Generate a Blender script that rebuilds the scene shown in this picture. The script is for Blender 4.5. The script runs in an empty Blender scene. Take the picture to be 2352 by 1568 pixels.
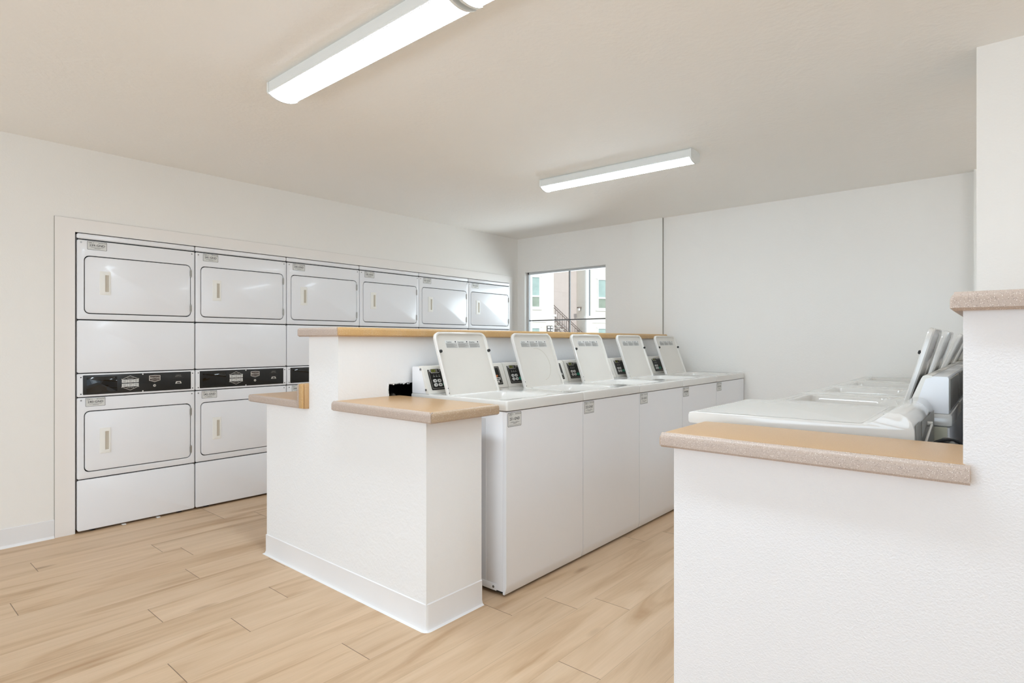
import bpy, bmesh, math, random
from mathutils import Vector, Matrix
random.seed(4)
PI = math.pi
scn = bpy.context.scene
col = scn.collection

# ------------------------------------------------------------------ camera, sky, sun, daylight, exposure
cam_d = bpy.data.cameras.new('camera')
cam = bpy.data.objects.new('camera', cam_d)
col.objects.link(cam)
cam.location = (0, 0, 1.19)
cam.rotation_euler = (PI / 2, 0, math.radians(40.40))
cam_d.sensor_width = 36.0
cam_d.lens = 1326.1 / 2352 * 36.0
cam_d.clip_start = 0.05
scn.camera = cam

scn.view_settings.view_transform = 'Standard'
scn.view_settings.look = 'None'
scn.view_settings.gamma = 1.0
scn.view_settings.exposure = 0.24
scn.view_settings.use_curve_mapping = False
scn.cycles.use_denoising = True
scn.cycles.max_bounces = 12
scn.cycles.diffuse_bounces = 8
scn.cycles.sample_clamp_indirect = 6.0
scn.cycles.caustics_reflective = False
scn.cycles.caustics_refractive = False

world = bpy.data.worlds.new('sky')
scn.world = world
world.use_nodes = True
bg = world.node_tree.nodes['Background']
bg.inputs[0].default_value = (0.72, 0.86, 1.0, 1)
bg.inputs[1].default_value = 1.1

def lamp(name, kind, loc, rot, energy, color, **kw):
    d = bpy.data.lights.new(name, kind)
    d.energy = energy
    d.color = color
    for k, v in kw.items():
        setattr(d, k, v)
    o = bpy.data.objects.new(name, d)
    o.location = loc
    o.rotation_euler = rot
    col.objects.link(o)
    return o

sun = lamp('sun', 'SUN', (8, -4, 12), (0, 0, 0), 2.1, (1.0, 0.97, 0.92), angle=math.radians(1.0))
sun.rotation_euler = Vector((0.66, -0.42, 0.62)).to_track_quat('Z', 'Y').to_euler()
# daylight coming in through the open shop front behind the camera
FRONT_LAMP = lamp('daylight_opening', 'AREA', (-1.3, -3.32, 1.05), (PI / 2, 0, 0), 86.0, (0.68, 0.84, 1.0),
                  shape='RECTANGLE', size=4.6, size_y=1.9)
FRONT_LAMP.rotation_euler = (-PI / 2, 0, PI)
# daylight through the back window
BACK_LAMP = lamp('daylight_window', 'AREA', (-3.72, 5.62, 1.65), (PI / 2, 0, 0), 20.0, (0.84, 0.93, 1.0),
                 shape='RECTANGLE', size=1.05, size_y=0.9)
BACK_LAMP.rotation_euler = (-PI / 2, 0, 0)
# fill lamp at an added, unseen right-wall window, to brighten the aisle
SIDE_FILL = lamp('added_side_fill', 'AREA', (3.50, 1.7, 1.45), (0, 0, 0), 34.0, (0.74, 0.87, 1.0),
                 shape='RECTANGLE', size=1.5, size_y=3.6)
SIDE_FILL.rotation_euler = Vector((1, 0, 0)).to_track_quat('Z', 'Y').to_euler()
LENS_EMIT = 27.0

# ------------------------------------------------------------------ materials
def new_mat(name):
    m = bpy.data.materials.new(name)
    m.use_nodes = True
    nt = m.node_tree
    return m, nt, nt.nodes['Principled BSDF']

def srgb(r, g, b):
    f = lambda c: ((c / 255 + 0.055) / 1.055) ** 2.4 if c > 10 else c / 255 / 12.92
    return (f(r), f(g), f(b), 1)

def plain(name, c, rough=0.5, metal=0.0, spec=0.5, coat=0.0, emit=None, es=0.0, noise=0.0):
    m, nt, b = new_mat(name)
    b.inputs['Base Color'].default_value = c
    b.inputs['Roughness'].default_value = rough
    b.inputs['Metallic'].default_value = metal
    b.inputs['Specular IOR Level'].default_value = spec
    b.inputs['Coat Weight'].default_value = coat
    if emit:
        b.inputs['Emission Color'].default_value = emit
        b.inputs['Emission Strength'].default_value = es
    if noise:
        tc = nt.nodes.new('ShaderNodeTexCoord')
        n = nt.nodes.new('ShaderNodeTexNoise')
        n.inputs['Scale'].default_value = 3.0
        n.inputs['Detail'].default_value = 4
        nt.links.new(tc.outputs['Object'], n.inputs['Vector'])
        r = nt.nodes.new('ShaderNodeValToRGB')
        lo = tuple(v * (1 - noise) for v in c[:3]) + (1,)
        r.color_ramp.elements[0].color = lo
        r.color_ramp.elements[1].color = c
        r.color_ramp.elements[0].position = 0.3
        r.color_ramp.elements[1].position = 0.6
        nt.links.new(n.outputs['Fac'], r.inputs['Fac'])
        nt.links.new(r.outputs['Color'], b.inputs['Base Color'])
    return m

def stucco(name, c, s1=26.0, s2=110.0, strength=0.35, dist=0.004, rough=0.72, lumps=0.5):
    """painted drywall with trowelled and orange-peel texture"""
    m, nt, b = new_mat(name)
    L = nt.links
    tc = nt.nodes.new('ShaderNodeTexCoord')
    n1 = nt.nodes.new('ShaderNodeTexNoise'); n1.inputs['Scale'].default_value = s1; n1.inputs['Detail'].default_value = 5
    n1.inputs['Distortion'].default_value = 0.8
    n2 = nt.nodes.new('ShaderNodeTexNoise'); n2.inputs['Scale'].default_value = s2; n2.inputs['Detail'].default_value = 3
    n3 = nt.nodes.new('ShaderNodeTexNoise'); n3.inputs['Scale'].default_value = 2.3; n3.inputs['Detail'].default_value = 3
    for n in (n1, n2, n3):
        L.new(tc.outputs['Object'], n.inputs['Vector'])
    r1 = nt.nodes.new('ShaderNodeMapRange')
    r1.inputs['From Min'].default_value = 0.42; r1.inputs['From Max'].default_value = 0.62
    L.new(n1.outputs['Fac'], r1.inputs['Value'])
    a = nt.nodes.new('ShaderNodeMath'); a.operation = 'MULTIPLY'
    L.new(r1.outputs['Result'], a.inputs[0]); L.new(n3.outputs['Fac'], a.inputs[1])
    s = nt.nodes.new('ShaderNodeMath'); s.operation = 'MULTIPLY'; s.inputs[1].default_value = lumps
    L.new(a.outputs[0], s.inputs[0])
    s2_ = nt.nodes.new('ShaderNodeMath'); s2_.operation = 'ADD'
    L.new(s.outputs[0], s2_.inputs[0]); L.new(n2.outputs['Fac'], s2_.inputs[1])
    bp = nt.nodes.new('ShaderNodeBump')
    bp.inputs['Strength'].default_value = strength; bp.inputs['Distance'].default_value = dist
    L.new(s2_.outputs[0], bp.inputs['Height']); L.new(bp.outputs['Normal'], b.inputs['Normal'])
    mix = nt.nodes.new('ShaderNodeMix'); mix.data_type = 'RGBA'
    mix.inputs['A'].default_value = tuple(v * 0.975 for v in c[:3]) + (1,)
    mix.inputs['B'].default_value = c
    L.new(n3.outputs['Fac'], mix.inputs['Factor']); L.new(mix.outputs['Result'], b.inputs['Base Color'])
    b.inputs['Roughness'].default_value = rough
    b.inputs['Specular IOR Level'].default_value = 0.3
    return m

def laminate(name, c, rough=0.3, dark=0.75, spec_amt=1.0, scale=360.0):
    """solid-surface laminate with black and white flecks"""
    m, nt, b = new_mat(name)
    L = nt.links
    tc = nt.nodes.new('ShaderNodeTexCoord')
    prev = None
    base = nt.nodes.new('ShaderNodeTexNoise'); base.inputs['Scale'].default_value = 420; base.inputs['Detail'].default_value = 2
    L.new(tc.outputs['Object'], base.inputs['Vector'])
    mix0 = nt.nodes.new('ShaderNodeMix'); mix0.data_type = 'RGBA'
    mix0.inputs['A'].default_value = tuple(v * 0.82 for v in c[:3]) + (1,)
    mix0.inputs['B'].default_value = tuple(min(1, v * 1.12) for v in c[:3]) + (1,)
    L.new(base.outputs['Fac'], mix0.inputs['Factor'])
    prev = mix0.outputs['Result']
    for sc, th, cc in ((scale, 0.16, (0.03, 0.025, 0.02, 1)), (scale * 0.83, 0.17, (0.86, 0.82, 0.76, 1)), (scale * 1.4, 0.15, (0.16, 0.10, 0.06, 1))):
        mp = nt.nodes.new('ShaderNodeMapping'); mp.inputs['Location'].default_value = (sc, sc * 0.3, 1.7)
        L.new(tc.outputs['Object'], mp.inputs['Vector'])
        v = nt.nodes.new('ShaderNodeTexVoronoi'); v.inputs['Scale'].default_value = sc
        L.new(mp.outputs['Vector'], v.inputs['Vector'])
        r = nt.nodes.new('ShaderNodeMath'); r.operation = 'LESS_THAN'; r.inputs[1].default_value = th * 1.3
        L.new(v.outputs['Distance'], r.inputs[0])
        # keep only some of the cells
        sep = nt.nodes.new('ShaderNodeSeparateColor'); L.new(v.outputs['Color'], sep.inputs[0])
        g = nt.nodes.new('ShaderNodeMath'); g.operation = 'GREATER_THAN'; g.inputs[1].default_value = 0.50
        L.new(sep.outputs[0], g.inputs[0])
        mu = nt.nodes.new('ShaderNodeMath'); mu.operation = 'MULTIPLY'
        L.new(r.outputs[0], mu.inputs[0]); L.new(g.outputs[0], mu.inputs[1])
        mu2 = nt.nodes.new('ShaderNodeMath'); mu2.operation = 'MULTIPLY'; mu2.inputs[1].default_value = dark
        L.new(mu.outputs[0], mu2.inputs[0])
        mx = nt.nodes.new('ShaderNodeMix'); mx.data_type = 'RGBA'
        L.new(mu2.outputs[0], mx.inputs['Factor']); L.new(prev, mx.inputs['A']); mx.inputs['B'].default_value = cc
        prev = mx.outputs['Result']
    L.new(prev, b.inputs['Base Color'])
    b.inputs['Roughness'].default_value = rough
    b.inputs['Specular IOR Level'].default_value = 0.5
    return m

def plank_floor(name):
    m, nt, b = new_mat(name)
    L = nt.links
    N = nt.nodes.new
    def math_(op, a=None, b_=None, c_=None):
        n = N('ShaderNodeMath'); n.operation = op
        for i, v in enumerate((a, b_, c_)):
            if v is None: continue
            if isinstance(v, (int, float)): n.inputs[i].default_value = v
            else: L.new(v, n.inputs[i])
        return n.outputs[0]
    tc = N('ShaderNodeTexCoord')
    sp = N('ShaderNodeSeparateXYZ'); L.new(tc.outputs['Object'], sp.inputs[0])
    W = 0.1815; LEN = 1.22
    xr = math_('DIVIDE', math_('ADD', sp.outputs[0], 1.625 + W * 20), W)
    row = math_('FLOOR', xr); fx = math_('FRACT', xr)
    # rows: row index 20 is the plank whose left edge is at x = -1.625
    joints = {7: 0.686, 8: 1.206, 9: 1.300, 11: 1.192, 13: 0.905, 14: 1.368, 15: 1.108, 6: 1.70, 19: 1.91, 20: 2.145, 21: 2.288, 10: 0.52, 12: 0.33, 16: 0.80, 17: 0.42, 18: 1.30, 22: 1.75, 23: 2.5, 24: 1.4}
    ramp = N('ShaderNodeValToRGB'); ramp.color_ramp.interpolation = 'CONSTANT'
    els = ramp.color_ramp.elements
    while len(els) > 1: els.remove(els[-1])
    els[0].position = 0.0
    first = True
    for k in range(6, 25):
        v = (joints.get(k, 0.3) % LEN) / LEN
        if first:
            els[0].color = (v, v, v, 1); first = False
        else:
            e = els.new((k - 6) / 32.0 - 0.004); e.color = (v, v, v, 1)
    L.new(math_('DIVIDE', math_('SUBTRACT', row, 6.0), 32.0), ramp.inputs['Fac'])
    off = math_('MULTIPLY', ramp.outputs['Color'], LEN)
    yr = math_('DIVIDE', math_('SUBTRACT', math_('ADD', sp.outputs[1], LEN * 8), off), LEN)
    ci = math_('FLOOR', yr); fy = math_('FRACT', yr)
    # plank id -> tone
    cb = N('ShaderNodeCombineXYZ'); L.new(row, cb.inputs[0]); L.new(ci, cb.inputs[1])
    wn = N('ShaderNodeTexWhiteNoise'); wn.noise_dimensions = '3D'; L.new(cb.outputs[0], wn.inputs['Vector'])
    # grain coordinates, shifted per plank
    sh = math_('MULTIPLY', wn.outputs['Value'], 37.0)
    cg = N('ShaderNodeCombineXYZ')
    L.new(math_('MULTIPLY', sp.outputs[0], 6.5), cg.inputs[0])
    L.new(math_('ADD', math_('MULTIPLY', sp.outputs[1], 0.7), sh), cg.inputs[1])
    L.new(sh, cg.inputs[2])
    g1 = N('ShaderNodeTexNoise'); g1.inputs['Scale'].default_value = 1.5; g1.inputs['Detail'].default_value = 5; g1.inputs['Distortion'].default_value = 1.1
    L.new(cg.outputs[0], g1.inputs['Vector'])
    cg2 = N('ShaderNodeCombineXYZ')
    L.new(math_('MULTIPLY', sp.outputs[0], 60.0), cg2.inputs[0])
    L.new(math_('ADD', math_('MULTIPLY', sp.outputs[1], 1.6), sh), cg2.inputs[1])
    g2 = N('ShaderNodeTexNoise'); g2.inputs['Scale'].default_value = 2.2; g2.inputs['Detail'].default_value = 6; g2.inputs['Distortion'].default_value = 0.6
    L.new(cg2.outputs[0], g2.inputs['Vector'])
    # knots
    ck = N('ShaderNodeCombineXYZ')
    L.new(math_('MULTIPLY', sp.outputs[0], 5.5), ck.inputs[0]); L.new(math_('ADD', math_('MULTIPLY', sp.outputs[1], 1.7), sh), ck.inputs[1])
    vk = N('ShaderNodeTexVoronoi'); vk.inputs['Scale'].default_value = 1.0; L.new(ck.outputs[0], vk.inputs['Vector'])
    kn = N('ShaderNodeMapRange'); kn.inputs['From Min'].default_value = 0.02; kn.inputs['From Max'].default_value = 0.13
    kn.inputs['To Min'].default_value = 0.55; kn.inputs['To Max'].default_value = 0.0
    L.new(vk.outputs['Distance'], kn.inputs['Value'])
    sk = N('ShaderNodeSeparateColor'); L.new(vk.outputs['Color'], sk.inputs[0])
    knot = math_('MULTIPLY', kn.outputs['Result'], math_('GREATER_THAN', sk.outputs[0], 0.72))
    r = N('ShaderNodeValToRGB')
    e = r.color_ramp.elements
    e[0].position = 0.22; e[0].color = srgb(172, 137, 101)
    e[1].position = 0.75; e[1].color = srgb(216, 189, 159)
    e2 = e.new(0.48); e2.color = srgb(205, 176, 144)
    L.new(g1.outputs['Fac'], r.inputs['Fac'])
    # fine streaks
    mr = N('ShaderNodeMapRange'); mr.inputs['From Min'].default_value = 0.3; mr.inputs['From Max'].default_value = 0.7
    mr.inputs['To Min'].default_value = 0.955; mr.inputs['To Max'].default_value = 1.02
    L.new(g2.outputs['Fac'], mr.inputs['Value'])
    mt = N('ShaderNodeMapRange'); mt.inputs['To Min'].default_value = 0.965; mt.inputs['To Max'].default_value = 1.03
    L.new(wn.outputs['Value'], mt.inputs['Value'])
    tone = math_('MULTIPLY', mr.outputs['Result'], mt.outputs['Result'])
    vm = N('ShaderNodeVectorMath'); vm.operation = 'SCALE'
    L.new(r.outputs['Color'], vm.inputs[0]); L.new(tone, vm.inputs['Scale'])
    mxk = N('ShaderNodeMix'); mxk.data_type = 'RGBA'; mxk.inputs['B'].default_value = srgb(120, 88, 60)
    L.new(knot, mxk.inputs['Factor']); L.new(vm.outputs[0], mxk.inputs['A'])
    # joints: end joints sharp and dark, long joints faint
    ex = math_('MINIMUM', fx, math_('SUBTRACT', 1.0, fx))
    ey = math_('MINIMUM', fy, math_('SUBTRACT', 1.0, fy))
    jx = math_('MULTIPLY', math_('LESS_THAN', ex, 0.0012 / W), 0.20)
    jy = math_('MULTIPLY', math_('LESS_THAN', ey, 0.0016 / LEN), 0.72)
    j = math_('MAXIMUM', jx, jy)
    mxj = N('ShaderNodeMix'); mxj.data_type = 'RGBA'; mxj.inputs['B'].default_value = srgb(70, 48, 30)
    L.new(j, mxj.inputs['Factor']); L.new(mxk.outputs['Result'], mxj.inputs['A'])
    L.new(mxj.outputs['Result'], b.inputs['Base Color'])
    b.inputs['Roughness'].default_value = 0.42
    b.inputs['Specular IOR Level'].default_value = 0.35
    bp = N('ShaderNodeBump'); bp.inputs['Strength'].default_value = 0.12; bp.inputs['Distance'].default_value = 0.002
    L.new(math_('SUBTRACT', g2.outputs['Fac'], math_('MULTIPLY', j, 2.0)), bp.inputs['Height'])
    L.new(bp.outputs['Normal'], b.inputs['Normal'])
    return m

M = {}
M['wall'] = stucco('wall_paint', srgb(238, 235, 230), strength=0.24)
M['wall_smooth'] = stucco('wall_paint_smooth', srgb(238, 236, 231), strength=0.12)
M['island'] = stucco('island_plaster', srgb(238, 238, 238), s1=22, s2=90, strength=0.24, lumps=0.9)
M['peel'] = stucco('orange_peel_plaster', srgb(236, 236, 238), s1=120, s2=210, strength=0.36, dist=0.003, lumps=0.5)
M['ceiling'] = stucco('ceiling_paint', srgb(243, 241, 237), s1=9, s2=50, strength=0.22, dist=0.005, lumps=1.1)
M['trim'] = plain('trim_paint', srgb(237, 232, 227), 0.45, noise=0.02)
M['base'] = plain('vinyl_base', srgb(232, 231, 231), 0.38, noise=0.03)
M['floor'] = plank_floor('oak_planks')
M['enamel'] = plain('white_enamel', srgb(235, 235, 237), 0.28, spec=0.5, coat=0.15, noise=0.01)
M['deck'] = plain('white_porcelain', srgb(219, 216, 211), 0.10, spec=0.5, coat=0.3)
M['lid_in'] = plain('lid_inner_plastic', srgb(214, 209, 201), 0.3, noise=0.05)
M['bezel'] = plain('bezel_plastic', srgb(228, 224, 216), 0.35)
M['handle'] = plain('cream_plastic', srgb(238, 236, 230), 0.4)
M['black'] = plain('black_panel', srgb(22, 21, 19), 0.28)
M['display'] = plain('dark_display', srgb(6, 6, 6), 0.06, coat=0.3)
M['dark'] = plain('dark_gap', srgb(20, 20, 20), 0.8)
M['rubber'] = plain('black_rubber', srgb(28, 27, 26), 0.55)
M['grey'] = plain('grey_print', srgb(120, 116, 110), 0.6)
M['plate'] = plain('label_plate', srgb(215, 214, 210), 0.4)
M['ink'] = plain('black_ink', srgb(24, 24, 26), 0.6)
M['silver'] = plain('silver_print', srgb(205, 200, 192), 0.35)
M['bronze'] = plain('bronze_fill', srgb(74, 62, 56), 0.4)
M['steel'] = plain('steel', srgb(150, 150, 148), 0.32, metal=0.9)
M['zinc'] = plain('galvanised_steel', srgb(150, 146, 138), 0.4, metal=0.7)
M['lcd'] = plain('lcd_green', srgb(120, 124, 50), 0.3)
M['lcd_off'] = plain('lcd_grey', srgb(120, 118, 110), 0.3)
M['green'] = plain('green_button', srgb(40, 140, 112), 0.4)
M['button'] = plain('white_button', srgb(226, 224, 220), 0.4)
M['orange'] = plain('orange_print', srgb(214, 128, 70), 0.5)
M['tan'] = laminate('tan_laminate', srgb(192, 153, 107), 0.30, dark=0.3)
M['gold'] = laminate('gold_laminate', srgb(200, 160, 106), 0.38, dark=0.6)
M['daylit'] = laminate('daylit_laminate', srgb(187, 169, 156), 0.4, dark=0.95)  # tan laminate with cool daylight painted into its colour
M['shade_grey'] = plain('joint_shade_grey', srgb(150, 145, 136), 0.8)  # grey for the dark lines drawn along joints as shade
M['frame'] = plain('added_window_paint', srgb(196, 198, 198), 0.5)
M['brown'] = laminate('brown_laminate', srgb(178, 152, 124), 0.4, dark=0.8)
M['alu'] = plain('aluminium', srgb(150, 152, 154), 0.4, metal=0.6)
M['alu_dark'] = plain('dark_aluminium', srgb(92, 90, 88), 0.45, metal=0.4)
M['ivory'] = plain('ivory_plastic', srgb(222, 218, 196), 0.5)
M['hose'] = plain('grey_hose', srgb(128, 124, 118), 0.5)
M['copper'] = plain('copper_pipe', srgb(170, 110, 72), 0.35, metal=0.8)
M['lamp_body'] = plain('lamp_body', srgb(226, 228, 226), 0.45)
M['lens'] = plain('lamp_lens', (0.9, 0.9, 0.9, 1), 0.5, emit=(0.75, 0.885, 1.0, 1), es=LENS_EMIT)
M['facade'] = plain('facade_stucco', srgb(232, 226, 216), 0.9, noise=0.03)
M['facade_in'] = plain('recess_stucco', srgb(208, 196, 191), 0.9, noise=0.04)
M['facade_trim'] = plain('facade_trim', srgb(250, 248, 244), 0.8)
M['vinyl'] = plain('window_vinyl', srgb(250, 250, 248), 0.5)
M['pane'] = plain('far_window_glass', srgb(176, 196, 190), 0.15, noise=0.15)
M['pane_green'] = plain('far_window_glass_low', srgb(160, 170, 154), 0.15, noise=0.25)
M['iron'] = plain('railing_iron', srgb(120, 104, 96), 0.6)
M['concrete'] = plain('outdoor_concrete', srgb(196, 190, 182), 0.9, noise=0.08)
def glass_mat():
    m = bpy.data.materials.new('window_glass'); m.use_nodes = True
    nt = m.node_tree; nt.nodes.clear()
    out = nt.nodes.new('ShaderNodeOutputMaterial'); t = nt.nodes.new('ShaderNodeBsdfTransparent')
    g = nt.nodes.new('ShaderNodeBsdfGlossy'); g.inputs['Roughness'].default_value = 0.02
    fr = nt.nodes.new('ShaderNodeFresnel'); fr.inputs['IOR'].default_value = 1.35
    t.inputs['Color'].default_value = (0.97, 0.985, 0.98, 1)
    mx = nt.nodes.new('ShaderNodeMixShader')
    nt.links.new(fr.outputs[0], mx.inputs[0]); nt.links.new(t.outputs[0], mx.inputs[1]); nt.links.new(g.outputs[0], mx.inputs[2])
    nt.links.new(mx.outputs[0], out.inputs[0])
    return m
M['glass'] = glass_mat()

# ------------------------------------------------------------------ mesh helpers
def rr(a0, a1, b0, b1, r, n=5):
    """rounded rectangle loop, counter-clockwise, 4*(n+1) points"""
    pts = []
    for (ca, cb, t0) in ((a1 - r, b1 - r, 0), (a0 + r, b1 - r, 90), (a0 + r, b0 + r, 180), (a1 - r, b0 + r, 270)):
        for i in range(n + 1):
            t = math.radians(t0 + 90 * i / n)
            pts.append((ca + r * math.cos(t), cb + r * math.sin(t)))
    return pts

class MB:
    def __init__(s):
        s.v, s.f, s.mi = [], [], []
    def add(s, vs, fs, mi=0):
        o = len(s.v)
        s.v += [tuple(p) for p in vs]
        s.f += [tuple(i + o for i in f) for f in fs]
        s.mi += [mi] * len(fs)
        return s
    def box(s, x0, x1, y0, y1, z0, z1, mi=0, bev=0.0, seg=2, mat=None):
        if bev:
            bm = bmesh.new()
            bmesh.ops.create_cube(bm, size=1.0)
            for v in bm.verts:
                v.co = Vector(((x0 + x1) / 2 + v.co.x * (x1 - x0), (y0 + y1) / 2 + v.co.y * (y1 - y0), (z0 + z1) / 2 + v.co.z * (z1 - z0)))
            bmesh.ops.bevel(bm, geom=list(bm.edges), offset=bev, segments=seg, profile=0.5, affect='EDGES')
            bm.verts.ensure_lookup_table()
            vs = [v.co.copy() for v in bm.verts]; fs = [[v.index for v in f.verts] for f in bm.faces]
            bm.free()
        else:
            vs = [Vector((x, y, z)) for x in (x0, x1) for y in (y0, y1) for z in (z0, z1)]
            fs = [(0, 1, 3, 2), (4, 6, 7, 5), (0, 4, 5, 1), (2, 3, 7, 6), (0, 2, 6, 4), (1, 5, 7, 3)]
        if mat is not None: vs = [mat @ v for v in vs]
        return s.add(vs, fs, mi)
    def loops(s, ls, mi=0, cap0=False, cap1=False, closed=True, flip=False):
        n = len(ls[0]); vs = [p for l in ls for p in l]; fs = []
        for k in range(len(ls) - 1):
            for i in range(n if closed else n - 1):
                j = (i + 1) % n
                q = (k * n + i, k * n + j, (k + 1) * n + j, (k + 1) * n + i)
                fs.append(q[::-1] if flip else q)
        if cap0: fs.append(tuple(range(n))[::-1] if not flip else tuple(range(n)))
        if cap1:
            c = tuple((len(ls) - 1) * n + i for i in range(n))
            fs.append(c if not flip else c[::-1])
        return s.add(vs, fs, mi)
    def prism(s, prof, p0, p1, axis='y', mi=0):
        """prof = list of 2D points in the plane across the axis"""
        def P(a, b, t):
            return {'y': (a, t, b), 'x': (t, a, b), 'z': (a, b, t)}[axis]
        return s.loops([[P(a, b, p0) for a, b in prof], [P(a, b, p1) for a, b in prof]], mi, True, True)
    def cyl(s, c, r, h, axis='z', mi=0, n=16, r2=None):
        r2 = r if r2 is None else r2
        cx, cy, cz = c; l0, l1 = [], []
        for i in range(n):
            t = 2 * PI * i / n; a, b = math.cos(t), math.sin(t)
            if axis == 'z': l0.append((cx + r * a, cy + r * b, cz)); l1.append((cx + r2 * a, cy + r2 * b, cz + h))
            elif axis == 'x': l0.append((cx, cy + r * a, cz + r * b)); l1.append((cx + h, cy + r2 * a, cz + r2 * b))
            else: l0.append((cx + r * b, cy, cz + r * a)); l1.append((cx + r2 * b, cy + h, cz + r2 * a))
        return s.loops([l0, l1], mi, True, True)
    def tube(s, pts, r, mi=0, n=10, closed=False):
        pts = [Vector(p) for p in pts]; ls = []; up = Vector((0, 0, 1))
        N = len(pts)
        for i, p in enumerate(pts):
            if closed: d = pts[(i + 1) % N] - pts[i - 1]
            else: d = pts[min(i + 1, N - 1)] - pts[max(i - 1, 0)]
            d.normalize()
            u = up.cross(d)
            if u.length < 1e-3: u = Vector((1, 0, 0)).cross(d)
            u.normalize(); w = d.cross(u)
            ls.append([p + r * (math.cos(2 * PI * k / n) * u + math.sin(2 * PI * k / n) * w) for k in range(n)])
        if closed: ls.append(ls[0])
        return s.loops(ls, mi, not closed, not closed)
    def text(s, body, size, place, mi=0, squeeze=1.0, extrude=0.0):
        """place(a, b) maps text plane coords to 3D"""
        vs, fs = glyphs(body)
        return s.add([place(x * size * squeeze, y * size) for x, y in vs], fs, mi)
    def build(s, name, mats, parent=None, smooth=True, loc=None):
        me = bpy.data.meshes.new(name)
        me.from_pydata([tuple(p) for p in s.v], [], s.f)
        if not isinstance(mats, (list, tuple)): mats = [mats]
        for m in mats: me.materials.append(m)
        me.polygons.foreach_set('material_index', s.mi)
        bm = bmesh.new(); bm.from_mesh(me)
        if len(s.f) < 4000 and not getattr(s, 'keep', False):
            bmesh.ops.recalc_face_normals(bm, faces=bm.faces)
        bm.to_mesh(me); bm.free()
        if smooth:
            me.shade_smooth()
            me.set_sharp_from_angle(angle=math.radians(32))
        o = bpy.data.objects.new(name, me)
        col.objects.link(o)
        if parent is not None: o.parent = parent
        if loc is not None: o.location = loc
        return o

_gl = {}
def glyphs(body):
    if body not in _gl:
        cu = bpy.data.curves.new('t', 'FONT'); cu.body = body; cu.size = 1.0
        cu.align_x = 'CENTER'; cu.align_y = 'CENTER'; cu.resolution_u = 2; cu.offset = 0.012
        ob = bpy.data.objects.new('t', cu)
        me = bpy.data.meshes.new_from_object(ob)
        _gl[body] = ([(v.co.x, v.co.y) for v in me.vertices], [tuple(p.vertices) for p in me.polygons])
        bpy.data.objects.remove(ob); bpy.data.curves.remove(cu); bpy.data.meshes.remove(me)
    return _gl[body]

def tag(o, label=None, cat=None, group=None, kind=None):
    if label: o['label'] = label
    if cat: o['category'] = cat
    if group: o['group'] = group
    if kind: o['kind'] = kind
    return o

def thing(name, loc, label, cat, group=None, rz=0.0):
    o = bpy.data.objects.new(name, None)
    o.empty_display_size = 0.1
    col.objects.link(o)
    o.location = loc; o.rotation_euler = (0, 0, rz)
    return tag(o, label, cat, group)

def struct(o):
    o['kind'] = 'structure'
    return o

def copy_tree(o, parent=None):
    c = o.copy(); col.objects.link(c); c.parent = parent
    for ch in [x for x in bpy.data.objects if x.parent == o]:
        copy_tree(ch, c)
    return c

# ------------------------------------------------------------------ the room
XL, YB, ZC = -4.382, 5.25, 2.396
XR, YF = 3.3, -3.2
b = MB(); b.box(XL - 0.9, XR + 0.15, YF - 0.2, YB + 0.15, -0.08, 0.0); struct(b.build('floor', M['floor'], smooth=False))
b = MB(); b.box(XL - 0.9, XR + 2.2, YF - 2.2, YB + 0.15, ZC, ZC + 0.12); struct(b.build('ceiling', M['ceiling'], smooth=False))  # slab runs past the walls, an unseen overhang added to block the sun
# left wall with the alcove that takes the dryers
b = MB()
WL = XL - 0.14
b.box(WL, XL, YF, 0.93, 0, ZC)
b.box(WL, XL, 0.93, 5.10, 1.885, ZC)
b.box(WL, XL, 5.10, YB + 0.15, 0, ZC)
b.box(XL - 0.9, WL, 0.90, 0.93, 0, 1.9)
b.box(XL - 0.9, WL, 5.10, 5.13, 0, 1.9)
b.box(XL - 0.9, WL, 0.93, 5.10, 1.885, 1.92)
b.box(XL - 0.93, XL - 0.9, 0.90, 5.13, 0, 1.92)
struct(b.build('wall_left', M['wall'], smooth=False))
b = MB()
b.box(XL, XL + 0.010, 0.868, 0.968, 0.0, 1.951)
b.box(XL, XL + 0.010, 0.968, 5.150, 1.868, 1.951)
b.box(XL, XL + 0.007, 5.083, 5.150, 0.0, 1.868)
tr = struct(b.build('trim_1', M['trim'], smooth=False))
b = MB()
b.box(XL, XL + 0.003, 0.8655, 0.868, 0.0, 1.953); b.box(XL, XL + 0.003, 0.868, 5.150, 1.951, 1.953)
b.build('joint_shade', M['shade_grey'], tr, False)  # thin grey strips paint the shadow line along the casing edges
# back wall with window opening
WX0, WX1, WZ0, WZ1 = -4.272, -3.180, 1.12, 1.998
b = MB()
b.box(XL, WX0, YB, YB + 0.14, 0, ZC)
b.box(WX0, WX1, YB, YB + 0.14, 0, WZ0)
b.box(WX0, WX1, YB, YB + 0.14, WZ1, ZC)
b.box(WX1, XR, YB, YB + 0.14, 0, ZC)
struct(b.build('wall_back', M['wall'], smooth=False))
b = MB(); b.box(-2.862, -2.530, YB - 0.018, YB, 0, ZC)
pil = struct(b.build('trim_2', M['wall_smooth'], smooth=False))
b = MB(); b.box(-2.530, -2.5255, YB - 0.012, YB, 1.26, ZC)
b.build('joint_shade', M['shade_grey'], pil, False)  # grey strip painted as the dark gap line beside the pilaster
b = MB(); b.box(-0.158, 0.25, YB - 0.075, YB, 1.28, ZC)
struct(b.build('trim_3', M['wall_smooth'], smooth=False))
b = MB(); b.box(XR, XR + 0.15, YF, -0.15, 0, ZC); b.box(XR, XR + 0.15, 3.55, YB + 0.15, 0, ZC)
b.box(XR, XR + 0.15, -0.15, 3.55, 0, 0.65); b.box(XR, XR + 0.15, -0.15, 3.55, 2.25, ZC)  # opening added for the side fill lamp
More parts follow.
